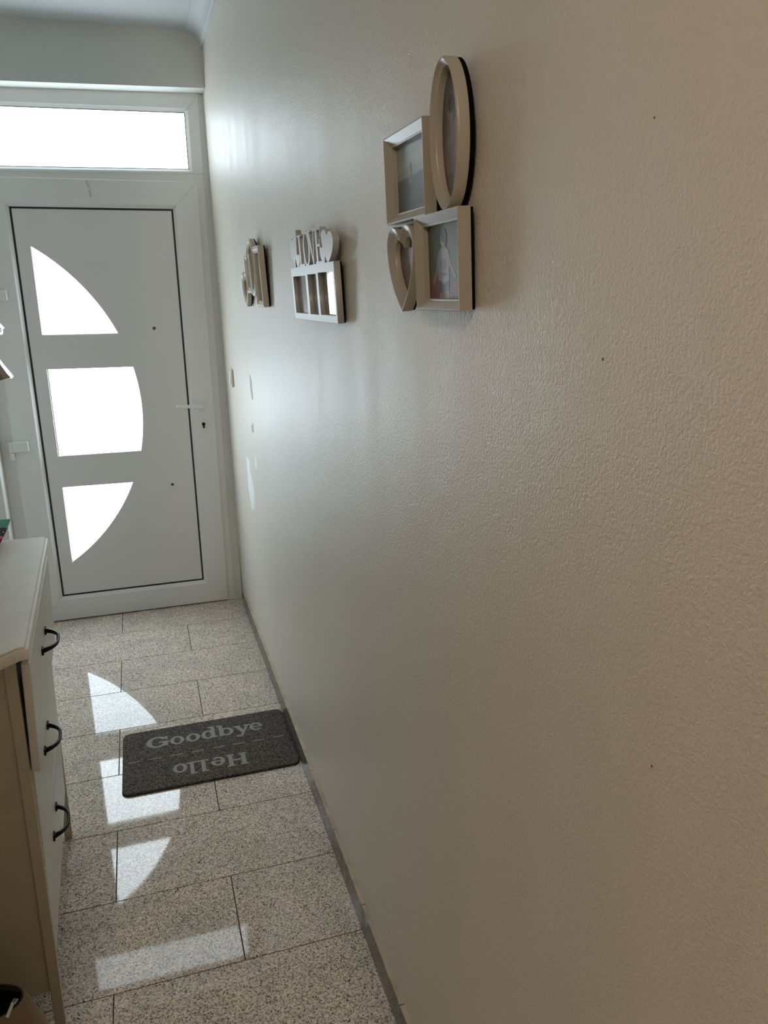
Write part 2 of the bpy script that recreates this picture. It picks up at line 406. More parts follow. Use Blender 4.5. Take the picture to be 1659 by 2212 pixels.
for i in range(3):
    g = glass(i)
    ch(plate('glass_pane', shrink(g, -.004), [], PY + .020, PY + .028, M['pane_low'] if i == 2 else M['pane']))
    ch(plate('glazing_seal', shrink(g, -.0005), [shrink(g, .0022)], PY + .012, PY + .020, M['grey_plastic']))
# fixed frame round the leaf and the transom light
FO = (JL, -.045, .0, 2.474)
ch(box('frame_post', JL, -1.018, D + .012, D + .1, 0, 2.465, M['upvc'], bev=.003))
ch(box('frame_post', -.092, -.045, D + .012, D + .1, 0, 2.482, M['upvc'], bev=.003))
ch(box('threshold', -1.018, -.092, D + .02, D + .1, -.001, .02, M['gasket']))
ch(box('transom_bar', -1.018, -.092, D + .012, D + .1, 2.085, 2.145, M['upvc'], bev=.003))
win = struct(empty('window_1', (-.55, D, 2.28)))
def cw(o): o.parent = win; o.matrix_parent_inverse = Matrix.Translation((.55, -D, -2.28)); return o
def shear(o):
    for v in o.data.vertices: v.co.z += .013 * (v.co.x + .1)
    return o
TO = (JL + .004, -.046, 2.143, 2.486); TI = (-1.02, -.0985, 2.1535, 2.4205); TB = (-1.005, -.1122, 2.1635, 2.4050)
for s in range(4):
    o = member('frame_member', TO, TI, TB, s, D + .008, D + .016, D + .08, M['upvc']); cw(shear(o))
o = plate('glass_pane', [(TB[0] - .004, TB[2] - .004), (TB[1] + .004, TB[2] - .004), (TB[1] + .004, TB[3] + .004), (TB[0] - .004, TB[3] + .004)], [], D + .021, D + .030, M['pane_top']); cw(shear(o))
o = plate('glazing_seal', [(TB[0], TB[2]), (TB[1], TB[2]), (TB[1], TB[3]), (TB[0], TB[3])], [[(TB[0] + .003, TB[2] + .003), (TB[1] - .003, TB[2] + .003), (TB[1] - .003, TB[3] - .003), (TB[0] + .003, TB[3] - .003)]], D + .0165, D + .0205, M['grey_plastic']); cw(shear(o))
# hinges
for z in (.917, 1.611):
    h = ch(box('hinge', -1.030, -.961, D - .024, D - .0005, z - .024, z + .024, M['white_plastic'], bev=.004))
    for a, b in ((z - .024, z + .025), (z - .062, z - .026)):
        vs, fs = [], []
        for q in (a, b):
            for k in range(14): an = 2 * PI * k / 14; vs.append((-1.037 + .0105 * math.cos(an), D - .013 + .0105 * math.sin(an), q))
        fs = [tuple(range(14)), tuple(range(14, 28))] + [(k, (k + 1) % 14, 14 + (k + 1) % 14, 14 + k) for k in range(14)]
        o = mesh('knuckle', vs, fs, M['white_plastic']); o.parent = h
# lever handle on its rosette
def rrect(x0, x1, z0, z1, r, n=5):
    out = []
    for cx, cz, a0 in ((x1 - r, z1 - r, 0), (x0 + r, z1 - r, PI / 2), (x0 + r, z0 + r, PI), (x1 - r, z0 + r, 1.5 * PI)):
        for k in range(n + 1): a = a0 + PI / 2 * k / n; out.append((cx + r * math.cos(a), cz + r * math.sin(a)))
    return out
ros = ch(plate('rosette', rrect(-.1555, -.1255, 1.030, 1.098, .008), [], D - .010, D - .0002, M['white_plastic'], bev=.0025))
hd = ch(tube('lever_handle', [(-.1405, D - .008, 1.067), (-.1405, D - .034, 1.067), (-.1420, D - .044, 1.067), (-.148, D - .049, 1.0675), (-.165, D - .050, 1.068), (-.20, D - .050, 1.0685), (-.235, D - .050, 1.0705), (-.258, D - .050, 1.0728), (-.2655, D - .050, 1.0732)],
              [.0115, .0115, .0125, .0125, .0112, .0102, .0082, .0062, .0045], M['white_plastic'], n=14, flat=.85))
lk = ch(plate('lock_plate', rrect(-.1530, -.1235, .934, .998, .007), [], D - .009, D - .0002, M['white_plastic'], bev=.0025))
kh = rrect(-.1430, -.1342, .950, .975, .0042)
o = plate('keyhole', kh, [], D - .0120, D - .009, M['black']); o.parent = lk
o = disc_stack('key_cylinder', -.1388, .9715, [(.0086, D - .009), (.0086, D - .0125), (.0080, D - .0130)], M['black']); o.parent = lk
lk_in = [(0, 0)]
for z, x in ((1.4475, -.3345), (.6672, -.3165)):
    k = ch(disc_stack('screw_cover', x, z, [(.0105, PY), (.0105, PY - .0015), (.0088, PY - .003)], M['white_plastic']))
    o = disc_stack('cap', x, z, [(.0078, PY - .002), (.0078, PY - .005), (.0070, PY - .0058)], M['grey_plastic']); o.parent = k
for pts in ([(-.574, 2.102), (-.566, 2.104), (-.560, 2.075), (-.566, 2.07)], [(-.566, 2.066), (-.558, 2.064), (-.552, 2.035), (-.561, 2.03), (-.563, 2.048)], [(-.560, 2.10), (-.5575, 2.10), (-.551, 2.06), (-.554, 2.06)]):
    ch(plate('tape_residue', pts, [], D - .0004, D + .0002, M['scuff']))

# ------------------------------------------------------------------ shoe chest on the left
TH = .016
RZ = .0438
chest = empty('shoe_chest', (-.7253, .74, 0), 'cream laminate shoe chest with three fronts and black bow handles', 'cabinet', rot=(0, TH, RZ))
CL, CDp = .692, .395
def side(y0, y1, out):
    """side panel: front stile with a foot and a slightly recessed field"""
    ys, ye = y0, y1
    sp = box('side_panel', -CDp + .0, -.0265, min(ys + (.006 if out < 0 else 0), ye), ye - (.006 if out > 0 else 0), .100, .926, M['cream_wood'], chest)
    box('stile', -.0265, -.0045, ys, ye, .0, .926, M['cream_wood'], sp, bev=.0009, seg=1)
    box('stile', -CDp - .022, -CDp, ys, ye, .0, .926, M['cream_wood'], sp, bev=.0009, seg=1)
side(0, .018, -1)
side(.674, .692, 1)
box('back_panel', -CDp + .004, -CDp + .008, .0185, .6735, .12, .925, M['cream_wood'], chest)
box('bottom_board', -CDp + .01, -.026, .0185, .6735, .150, .164, M['cream_wood'], chest)
# top with a bullnose front and cut-off corners
def topouts(o):
    x0, x1, y0, y1 = -CDp - .026, .0275 - o, -.067 + o * .5, .722 - o * .3
    c = .048
    return [(x0, y0), (x1 - c, y0), (x1 - .014, y0 + .031), (x1, y0 + .034), (x1, y1 - .006), (x1 - .004, y1), (x0, y1)]
vs, fs = [], []; lv = []
Z0, Z1 = .9285, .9555
for k in range(7):
    a = -PI / 2 + PI * k / 6; lv.append((.0045 * (1 - math.cos(a)), (Z0 + Z1 - .004) / 2 + (Z1 - Z0 - .004) / 2 * math.sin(a)))
lv += [(.0075, Z1 - .004), (.0085, Z1)]
n = 7
for o_, z in lv: vs += [(x, y, z) for x, y in topouts(o_)]
for i in range(len(lv) - 1):
    for k in range(n): fs.append((i * n + k, i * n + (k + 1) % n, (i + 1) * n + (k + 1) % n, (i + 1) * n + k))
fs += [tuple(range(n)), tuple((len(lv) - 1) * n + k for k in range(n))]
mesh('top', vs, fs, M['cream_top'], chest)
def front(z0, z1, xb, xt, y0, y1, th, hz, hx):
    b2 = box_bm(-th, 0, y0, y1, z0, z1, .0028, 2)
    for v in b2.verts: v.co.x += xb + (xt - xb) * (v.co.z - z0) / (z1 - z0)
    f = from_bm('drawer_front', b2, M['cream_front'], chest)
    # bow handle with two spread feet
    yc = .325 if hz > .7 else (.300 if hz > .45 else .283)
    w = .060
    pts = []
    for k in range(13):
        t = -1 + 2 * k / 12; pts.append((hx + .003 + .030 * (1 - abs(t) ** 3.2), yc + w * t, hz))
    r = [.0036 + .0024 * abs(-1 + 2 * k / 12) ** 2 for k in range(13)]
    h = tube('handle', pts, r, M['black'], f, n=8, flat=1.0)
    for s in (-1, 1):
        b3 = box_bm(hx - .0003, hx + .0045, yc + s * w - .011, yc + s * w + .011, hz - .0085, hz + .0085, .002, 1)
        from_bm('foot_plate', b3, M['black'], h)
front(.664, .907, .0150, .0215, -.001, .694, .0165, .812, .0190)
front(.4155, .6600, -.0030, .0005, .0195, .6725, .018, .568, -.0008)
front(.170, .4115, -.0075, -.0030, .0195, .6725, .018, .343, -.0042)
b4 = box('drawer_box', -.36, -.020, .03, .66, .690, .80, M['cream_wood'], chest)

# ------------------------------------------------------------------ doormat
dm = empty('doormat', (-.313, 1.7645, 0), 'dark brown doormat reading Goodbye and Hello on the granite floor', 'doormat')
mo = rrect(-.6155 + .313, -.0135 + .313, 1.566 - 1.7645, 1.957 - 1.7645, .026, 6)
def flat_slab(name, ol, z0, z1, m, par, bev=.003):
    n = len(ol); cx = sum(p[0] for p in ol) / n; cy = sum(p[1] for p in ol) / n
    vs = []
    lev = [(0, z0), (0, z1 - bev), (bev, z1)] if bev else [(0, z0), (0, z1)]
    for d, z in lev:
        for x, y in ol: vs.append((x - math.copysign(min(d, abs(x - cx)), x - cx), y - math.copysign(min(d, abs(y - cy)), y - cy), z))
    L = len(lev)
    fs = [(i * n + k, i * n + (k + 1) % n, (i + 1) * n + (k + 1) % n, (i + 1) * n + k) for i in range(L - 1) for k in range(n)]
    fs += [tuple(range(n)), tuple((L - 1) * n + k for k in range(n))]
    return mesh(name, vs, fs, m, par)
flat_slab('rubber_base', mo, 0.0003, .003, M['mat_edge'], dm, 0)
pile = bmesh.new()
ol = rrect(-.6135 + .313, -.0155 + .313, 1.568 - 1.7645, 1.955 - 1.7645, .025, 6)
o = flat_slab('fibre_pile', ol, .003, .0088, M['mat_fibre'], dm, .0025)
ZT = .0091
# printed slab-serif lettering as flat strips
LV, LF = [], []
layer = [0]
def quads(fn):
    def q(*a, **k):
        layer[0] += 1; return fn(ZT + layer[0] * .00003, *a, **k)
    return q
def poly(z, pts, T):
    b = len(LV); LV.extend([T(x, y) + (z,) for x, y in pts]); LF.append(tuple(range(b, b + len(pts))))
def strip(z, A, B, T):
    b = len(LV); n = len(A)
    for (p, q_) in zip(A, B): LV.append(T(*p) + (z,)); LV.append(T(*q_) + (z,))
    for i in range(n - 1): LF.append((b + 2 * i, b + 2 * i + 1, b + 2 * i + 3, b + 2 * i + 2))
@quads
def bar(z, T, x0, y0, x1, y1): poly(z, [(x0, y0), (x1, y0), (x1, y1), (x0, y1)], T)
@quads
def pol(z, T, pts): poly(z, pts, T)
@quads
def ring(z, T, cx, cy, rx, ry, tx, ty, a0=0, a1=360, n=28):
    A, B = [], []
    for k in range(n + 1):
        a = math.radians(a0 + (a1 - a0) * k / n); A.append((cx + rx * math.cos(a), cy + ry * math.sin(a))); B.append((cx + (rx - tx) * math.cos(a), cy + (ry - ty) * math.sin(a)))
    strip(z, A, B, T)
# glyphs in units where x-height = 1, ascender = 1.45; each returns nothing, drawn into a box 0..w
def g_o(T, w=1.0): ring(T, w / 2, .5, w / 2, .53, .27, .17)
def g_l(T, w=.78):
    bar(T, w / 2 - .15, 0, w / 2 + .13, 1.45); bar(T, 0, 0, w, .17); bar(T, .04, 1.28, w / 2, 1.45)
def g_d(T, w=1.14):
    ring(T, .48, .5, .48, .53, .27, .17); bar(T, w - .42, 0, w - .14, 1.45); bar(T, w - .3, 0, w, .17); bar(T, w - .62, 1.28, w - .3, 1.45)
def g_b(T, w=1.14):
    ring(T, w - .48, .5, .48, .53, .27, .17); bar(T, .14, 0, .42, 1.45); bar(T, 0, 1.28, .3, 1.45)
def g_e(T, w=1.0):
    ring(T, w / 2, .5, w / 2, .53, .27, .17, 0, 318); bar(T, .18, .42, w, .56)
def g_y(T, w=1.2):
    pol(T, [(.1, .95), (.42, .95), (.74, .12), (.56, -.05)]); pol(T, [(w - .3, .95), (w - .12, .95), (.56, -.42), (.36, -.42)])
    bar(T, 0, .84, .52, 1.0); bar(T, w - .44, .84, w, 1.0); bar(T, .10, -.46, .56, -.28)
def g_G(T, w=1.5):
    ring(T, .76, .72, .76, .76, .36, .18, 32, 335); bar(T, 1.16, .1, 1.46, .72); bar(T, .86, .56, w + .06, .74); bar(T, 1.30, .95, 1.46, 1.42)
def g_H(T, w=1.5):
    for x in (.12, w - .44): bar(T, x, 0, x + .32, 1.4); bar(T, x - .12, 0, x + .44, .17); bar(T, x - .12, 1.23, x + .44, 1.4)
    bar(T, .3, .62, w - .3, .8)
def flush(name):
    global LV, LF
    mesh(name, LV, LF, M['mat_print'], dm); LV, LF = [], []; layer[0] = 0
def word(items, y, flip=False):
    for fn, gw, x0, x1, h in items:
        s = (x1 - x0) / gw
        if not flip: T = lambda x, y_, x0=x0, s=s, h=h: (x0 + x * s + .313, y + y_ * h - 1.7645)
        else: T = lambda x, y_, x1=x1, s=s, h=h: (x1 - x * s + .313, y - y_ * h - 1.7645)
        fn(T); flush('letter')
XH = .0520
word([(g_G, 1.5, -.5325, -.4540, XH * .93), (g_o, 1, -.4480, -.3965, XH), (g_o, 1, -.3905, -.3395, XH), (g_d, 1.14, -.3330, -.2765, XH * 1.05),
      (g_b, 1.14, -.2755, -.2150, XH * 1.0), (g_y, 1.2, -.2150, -.1490, XH * 1.0), (g_e, 1, -.1545, -.1050, XH)], 1.8255)
word([(g_H, 1.5, -.2610, -.1890, XH), (g_e, 1, -.3160, -.2670, XH), (g_l, .78, -.3620, -.3240, XH * .97), (g_l, .78, -.4000, -.3640, XH * .97), (g_o, 1, -.4470, -.3975, XH)], 1.6920, True)
layer[0] += 1
for k in range(8):
    x = -.5965 + k * (.5165 / 7)
    T = lambda a, b: (a + .313, b - 1.7645)
    bar(T, x, 1.7525, x + .041, 1.7575); flush('printed_dash')

# ------------------------------------------------------------------ framed pictures on the right wall
def wall_root(name, y0, z0, gap, lean, label, group=None):
    o = empty(name, (wx(z0) - gap, y0, z0), label, 'picture frame', group)
    Z = Vector((-math.sin(lean), 0, math.cos(lean))); X = Vector((0, -1, 0)); Y = Z.cross(X)
    m = Matrix((X, Y, Z)).transposed().to_4x4(); m.translation = o.location
    o.matrix_world = m
    return o
def rect_out(u0, u1, w0, w1):
    def f(t): return [(u0 + t, w0 + t), (u1 - t, w0 + t), (u1 - t, w1 - t), (u0 + t, w1 - t)]
    return f
def oval_out(cu, cw_, a, b, n=48):
    def f(t): return [(cu + (a - t) * math.cos(2 * PI * k / n), cw_ + (b - t) * math.sin(2 * PI * k / n)) for k in range(n)]
    return f
def heart_pts():
    half = [(0.0, .345)]
    for k in range(15):
        a = math.radians(148 - 148 * k / 14); half.append((.25 + .25 * math.cos(a), .25 + .25 * math.sin(a)))
    for k in range(1, 15):
        t = k / 14; half.append(((1 - t) ** 2 * .5 + 2 * (1 - t) * t * .47, (1 - t) ** 2 * .25 + 2 * (1 - t) * t * -.17 + t * t * -.5))
    return half + [(-x, z) for x, z in half[-2:0:-1]]
HP = heart_pts()
def heart_out(cu, cw_, w, h, sink=.006):
    def f(t):
        k = 1 - 2.15 * t / min(w, h)
        return [(cu + x * w * k, cw_ + z * h * k - sink * (1 - k) * .2) for x, z in HP]
    return f
def frame_ring(name, f, prof, m, parent, smooth=False):
    vs, fs = [], []; n = len(f(0))
    for t, h in prof: vs += [(u, -h, w) for u, w in f(t)]
    for i in range(len(prof) - 1):
        for k in range(n): fs.append((i * n + k, i * n + (k + 1) % n, (i + 1) * n + (k + 1) % n, (i + 1) * n + k))
    o = mesh(name, vs, fs, m, parent)
    if smooth:
        o.data.polygons.foreach_set('use_smooth', [True] * len(o.data.polygons))
        bm = bmesh.new(); bm.from_mesh(o.data)
        for e in bm.edges:
            if len(e.link_faces) == 2 and e.calc_face_angle() > .6: e.smooth = False
        bm.to_mesh(o.data); bm.free()
    return o
def board(name, ol, h0, h1, m, parent):   # h is the height out of the wall
    n = len(ol); vs = [(u, -h0, w) for u, w in ol] + [(u, -h1, w) for u, w in ol]
    return mesh(name, vs, [tuple(range(n)), tuple(range(n, 2 * n))] + [(k, (k + 1) % n, n + (k + 1) % n, n + k) for k in range(n)], m, parent)
def clip(poly_, ol):
    """clip a polygon to a convex outline (Sutherland-Hodgman)"""
    area = sum(ol[i][0] * ol[(i + 1) % len(ol)][1] - ol[(i + 1) % len(ol)][0] * ol[i][1] for i in range(len(ol)))
    sg = 1 if area > 0 else -1
    out = poly_
    for i in range(len(ol)):
        a, b = ol[i], ol[(i + 1) % len(ol)]; inp, out = out, []
        side_ = lambda p: sg * ((b[0] - a[0]) * (p[1] - a[1]) - (b[1] - a[1]) * (p[0] - a[0]))
        for k in range(len(inp)):
            p, q = inp[k], inp[(k + 1) % len(inp)]; sp, sq = side_(p), side_(q)
            if sp >= 0: out.append(p)
            if sp * sq < 0: t = sp / (sp - sq); out.append((p[0] + (q[0] - p[0]) * t, p[1] + (q[1] - p[1]) * t))
        if not out: return []
    return out
def photo(parent, ol, layers, h, shift=0.0):
    """flat print: coloured shapes laid on one another"""
    vs, fs, mi, ms = [], [], [], []
    for i, (c, pts) in enumerate(layers):
        key = 'photo_%d_%d_%d' % c
        m = bpy.data.materials.get(key) or photo_mat('%d_%d_%d' % c, c)
        if m not in ms: ms.append(m)
        if pts is not None: pts = [(u + shift, w) for u, w in pts]
        p = ol if pts is None else (pts if len(ol) > 60 else clip(pts, ol))
        if len(p) < 3: continue
        b = len(vs); vs += [(u, -(h + i * .00003), w) for u, w in p]; fs.append(tuple(range(b, b + len(p)))); mi.append(ms.index(m))
    return mesh('photo_print', vs, fs, ms, parent, mi=mi)
def ell(cu, cw_, a, b, n=16, rot=0):
    return [(cu + a * math.cos(2 * PI * k / n) * math.cos(rot) - b * math.sin(2 * PI * k / n) * math.sin(rot), cw_ + a * math.cos(2 * PI * k / n) * math.sin(rot) + b * math.sin(2 * PI * k / n) * math.cos(rot)) for k in range(n)]
def limb(p, q, w0, w1):
    dx, dy = q[0] - p[0], q[1] - p[1]; L = math.hypot(dx, dy); nx, ny = -dy / L, dx / L
    return [(p[0] + nx * w0, p[1] + ny * w0), (q[0] + nx * w1, q[1] + ny * w1), (q[0] - nx * w1, q[1] - ny * w1), (p[0] - nx * w0, p[1] - ny * w0)]

FP = [(0.001, 0), (0, .001), (0, .0172), (.0008, .018), (.0020, .0178), (.0122, .0096), (.0134, .0098), (.0142, .0092), (.0146, .003), (.0146, .0018)]
def unit(name, root, f, m, layers, smooth=False, prof=FP, nail=True, hole_t=.0146, bk=.0034, shift=0.0):
    u = frame_ring(name, f, prof, m, root, smooth)
    board('back_board_gap_shade', f(.0012), -bk, .0012, M['back'], u)  # back board, its black also stands in for shade behind the frame
    photo(u, f(hole_t - .002), layers, .0022, shift)
    return u

# big champagne collage nearest the camera: two rectangles, an oval and a heart
A = wall_root('collage_frame', .1281, 1.579, .0062, .040, 'large champagne four-part collage frame with oval on top, nearest the camera')
br = (-.1575, -.0005, -.001, .1225)
bu0, bu1, bw0, bw1 = br
W_ = bu1 - bu0
ph = [((84, 104, 82), None), ((92, 112, 88), ell(-.03, .09, .03, .04)), ((128, 58, 50), ell(-.085, .006, .12, .034, 28)), ((62, 72, 48), [(-.15, .034), (-.110, .034), (-.108, .122), (-.15, .122)]),
      ((182, 150, 128), limb((-.080, .056), (-.100, .033), .0035, .003)), ((182, 150, 128), limb((-.043, .062), (-.020, .040), .0035, .003)),
      ((178, 150, 130), limb((-.074, .034), (-.072, .010), .0055, .005)), ((178, 150, 130), limb((-.050, .034), (-.047, .010), .0055, .005)),
      ((60, 66, 78), [(-.082, .044), (-.042, .046), (-.042, .024), (-.056, .023), (-.061, .032), (-.066, .021), (-.081, .021)]),
      ((172, 172, 180), [(-.078, .073), (-.070, .079), (-.054, .080), (-.044, .075), (-.035, .058), (-.043, .054), (-.042, .038), (-.062, .033), (-.082, .038), (-.081, .054), (-.089, .051)]),
      ((132, 138, 160), ell(-.062, .057, .012, .008)), ((120, 126, 148), ell(-.061, .045, .012, .0025)),
      ((176, 146, 126), limb((-.061, .084), (-.061, .077), .004, .005)), ((180, 150, 130), ell(-.062, .089, .0085, .0098)), ((58, 50, 46), ell(-.058, .094, .0095, .0085)), ((58, 50, 46), ell(-.054, .089, .0055, .009))]
unit('frame_section', A, rect_out(*br), M['champagne'], ph, shift=-.027)
TLr = (-.2770, -.1110, .1215, .2420)
ph = [((168, 178, 182), None), ((186, 192, 192), [(-.27, .19), (-.12, .195), (-.12, .21), (-.27, .205)]), ((98, 108, 118), [(-.28, .12), (-.10, .12), (-.10, .186), (-.28, .178)]), ((86, 96, 108), [(-.28, .12), (-.10, .12), (-.10, .150), (-.28, .146)]),
      ((150, 128, 112), limb((-.176, .172), (-.192, .150), .004, .003)), ((160, 136, 118), limb((-.178, .190), (-.182, .172), .004, .005)), ((76, 74, 78), ell(-.1775, .195, .0045, .006)),
      ((72, 78, 92), limb((-.184, .172), (-.188, .140), .008, .006)), ((165, 150, 136), limb((-.155, .14), (-.157, .128), .002, .002)), ((165, 150, 136), limb((-.140, .142), (-.142, .13), .002, .002))]
unit('frame_section', A, rect_out(*TLr), M['champagne'], ph, shift=-.026)
OV = oval_out(-.0445, .2070, .0470, .0865)
OP = [(0.001, .0), (0, .001), (0, .0135), (.0012, .0158), (.0026, .0166), (.0042, .0156), (.0060, .0132), (.0082, .0114), (.0096, .0110), (.0102, .0113), (.0109, .0100), (.0112, .0025), (.0112, .0018)]
ph = [((112, 112, 116), None), ((112, 30, 26), [(-.09, .13), (-.050, .13), (-.056, .165), (-.064, .205), (-.09, .205)]), ((98, 84, 78), [(-.09, .205), (-.060, .205), (-.056, .28), (-.09, .28)]),
      ((136, 118, 124), limb((-.042, .225), (-.042, .165), .013, .016)), ((156, 130, 116), limb((-.026, .225), (-.026, .18), .004, .006)), ((160, 136, 124), ell(-.043, .236, .009, .012)), ((64, 62, 68), ell(-.040, .244, .010, .010)), ((150, 140, 146), ell(-.044, .203, .010, .006))]
unit('frame_section', A, OV, M['champagne'], ph, True, OP, hole_t=.0112, bk=.0062, shift=-.010)
HT = heart_out(-.2245, .0560, .1190, .1225)
HPf = [(0.001, .0), (0, .001), (0, .0160), (.0010, .0176), (.0026, .0174), (.0080, .0125), (.0126, .0098), (.0146, .0102), (.0154, .0090), (.0158, .0025), (.0158, .0018)]
ph = [((96, 66, 52), None), ((150, 132, 134), ell(-.207, .058, .020, .030)), ((122, 92, 78), ell(-.232, .050, .012, .022)), ((128, 118, 122), ell(-.222, .080, .010, .007))]
unit('frame_section', A, HT, M['champagne'], ph, True, HPf, hole_t=.0158)
for u0, w0 in ((-.19, .20), (-.03, .26)):
    o = tube('hanging_nail', [(u0, .040, w0), (u0, -.001, w0)], .0016, M['nail'], A, n=8)

# silver box frame with a cut-out word on top
B_ = wall_root('love_frame', .7693, 1.5434, .0066, .050, 'silver-grey box frame with cut-out LOVE letters and three glass windows')
bx = (-.4330, .0060, -.0015, .1195)
wins = [(-.4125, -.2700, .0120, .0985), (-.2460, -.1580, .0125, .0995), (-.1400, -.0065, .0135, .1005)]
R4 = lambda a: [(a[0], a[2]), (a[1], a[2]), (a[1], a[3]), (a[0], a[3])]
bo = plate('box_face', R4(bx), [R4(w) for w in wins], -.0135, 0.0, M['silver'], B_, bev=.0006)
board('back_board_gap_shade', [(bx[0] + .001, bx[2] + .001), (bx[1] - .001, bx[2] + .001), (bx[1] - .001, bx[3] - .001), (bx[0] + .001, bx[3] - .001)], -.0034, .0, M['back'], B_)  # back board that also blackens the shaded gap behind the box
mgl = mat('dark_window_glass', (92, 92, 92), .04, spec=.8, coat=1.0)
for wq in wins:
    p = board('window_glass', R4(wq), .0010, .0032, mgl, B_)
wm = bmesh.new()
WV, WF = [], []
def ext(ol, h0=.0005, h1=.0135):
    h1 += random.uniform(-.00012, .00012)
    n = len(ol); b = len(WV); WV.extend([(u, -h0, w) for u, w in ol] + [(u, -h1, w) for u, w in ol])
    WF.extend([tuple(range(b, b + n)), tuple(range(b + n, b + 2 * n))] + [(b + k, b + (k + 1) % n, b + n + (k + 1) % n, b + n + k) for k in range(n)])
def letter(name):
    global WV, WF
    o = mesh(name, WV, WF, M['silver'], B_); WV, WF = [], []; return o
def ringx(cu, cw_, a, b, ta, tb, n=40):
    for k in range(n):
        t0, t1 = 2 * PI * k / n, 2 * PI * (k + 1) / n
        ext([(cu + a * math.cos(t0), cw_ + b * math.sin(t0)), (cu + a * math.cos(t1), cw_ + b * math.sin(t1)), (cu + (a - ta) * math.cos(t1), cw_ + (b - tb) * math.sin(t1)), (cu + (a - ta) * math.cos(t0), cw_ + (b - tb) * math.sin(t0))])
bR = lambda a, b, c, d: [(a, c), (b, c), (b, d), (a, d)]
zb = .1188
ext(bR(-.314, -.298, zb, .187)); ext(bR(-.326, -.286, .1845, .1885)); ext(bR(-.322, -.262, zb, .124)); ext([(-.27, .124), (-.262, .124), (-.262, .142)]); letter('letter_l')
ringx(-.2335, .1545, .0345, .0378, .013, .006); letter('letter_o')
ext([(-.213, .190), (-.195, .190), (-.166, .124), (-.172, zb)]); ext([(-.172, zb), (-.166, .124), (-.150, .190), (-.157, .190)]); ext(bR(-.221, -.186, .187, .191)); ext(bR(-.168, -.140, .187, .191)); ext(bR(-.176, -.166, zb - .001, .128)); letter('letter_v')
ext(bR(-.138, -.122, zb, .189)); ext(bR(-.148, -.088, .186, .1905)); ext(bR(-.146, -.084, zb, .1235)); ext(bR(-.13, -.100, .153, .158)); ext(bR(-.104, -.099, .145, .167)); ext(bR(-.0926, -.0876, .172, .1893)); ext(bR(-.090, -.084, zb, .137)); letter('letter_e')
def hrt(cu, cw_, w, h, rot=0):
    ext([(cu + x * w * math.cos(rot) - z * h * math.sin(rot), cw_ + x * w * math.sin(rot) + z * h * math.cos(rot)) for x, z in HP])
hrt(-.0365, .1485, .098, .062, -.12); letter('cutout_heart')
hrt(-.0790, .1350, .048, .036, .2); ext([(-.078, .117), (-.07, .117), (-.06, .135), (-.07, .14)]); letter('cutout_heart')
hrt(-.3780, .1600, .088, .060, .15); letter('cutout_heart')
hrt(-.3400, .1330, .046, .034, -.2); ext([(-.38, .117), (-.372, .117), (-.365, .135), (-.385, .14)]); letter('cutout_heart')
ext([(-.352, .150), (-.342, .150), (-.332, .2015), (-.352, .2035)]); letter('cutout_wing')
tube('hanging_nail', [(-.2, .030, .105), (-.2, .0005, .105)], .0016, M['nail'], B_, n=8)

# beige moulded collage farthest along the wall
C_ = wall_root('collage_frame', 1.6756, 1.5621, .0062, .050, 'beige moulded collage frame of oval, heart and rectangles, nearest the front door')
FP2 = [(0.001, 0), (0, .001), (0, .0120), (.003, .0150), (.008, .0160), (.012, .0140), (.013, .0128), (.018, .0120), (.0195, .0105), (.020, .003), (.020, .0018)]
def beads(par, f, t, h, step=.0042, r=.0011):
    """row of small moulded beads along an inner edge"""
    ol = f(t); vs, fs = [], []; L = 0
    n = len(ol)
    for i in range(n):
        a, b = Vector(ol[i]), Vector(ol[(i + 1) % n]); d = (b - a).length; s = -L % step
        while s < d:
            p = a + (b - a) * (s / d); k = len(vs)
            vs += [(p.x - r, -h, p.y), (p.x, -h, p.y - r), (p.x + r, -h, p.y), (p.x, -h, p.y + r), (p.x, -h - r, p.y)]
            fs += [(k, k + 1, k + 4), (k + 1, k + 2, k + 4), (k + 2, k + 3, k + 4), (k + 3, k, k + 4)]
            s += step
        L = (L + d) % step
    o = mesh('beading', vs, fs, M['champagne2'], par); o['kind'] = 'stuff'
fR = rect_out(-.1270, .0040, -.0005, .1825)
fO = oval_out(-.1930, .1225, .0800, .0905)
fT = rect_out(-.3400, -.2200, .0420, .1685)
fH = heart_out(-.3960, .0560, .1500, .1200)
u = unit('frame_section', C_, fT, M['champagne2'], [((120, 104, 92), None)], False, FP2, hole_t=.020)
u = unit('frame_section', C_, fH, M['champagne2'], [((104, 100, 100), None)], True, FP2, hole_t=.020); beads(u, fH, .0165, .0122)
FP3 = [(t, h + .0025) if h > .002 else (t, h) for t, h in FP2]
u = unit('frame_section', C_, fO, M['champagne2'], [((112, 112, 114), None), ((150, 140, 130), ell(-.19, .11, .03, .04))], True, FP3, hole_t=.020); beads(u, fO, .0165, .0147)
u = unit('frame_section', C_, fR, M['champagne2'], [((96, 92, 88), None), ((150, 148, 146), [(-.10, .03), (-.03, .03), (-.03, .09), (-.10, .09)])], False, FP3, hole_t=.020); beads(u, fR, .0165, .0147)
tube('hanging_nail', [(-.19, .030, .15), (-.19, .0005, .15)], .0016, M['nail'], C_, n=8)

# ------------------------------------------------------------------ light switch
S_ = empty('light_switch', (wx(1.228), 2.868, 1.228), 'cream rocker light switch low on the right wall beside the door', 'light switch')
S_.rotation_euler = (0, 0, -PI / 2)
fr = plate('switch_plate', rrect(-.0405, .0405, -.0405, .0405, .008), [], -.0105, .002, M['cream_plastic'], S_, bev=.0025)
rk = box_bm(-.0275, .0275, -.0150, -.0100, -.0275, .0275, .0012, 1)
for v in rk.verts:
    if v.co.y < -.013: v.co.y += .0055 * (v.co.z + .0275) / .055 - .001
from_bm('rocker', rk, M['white_plastic'], S_)

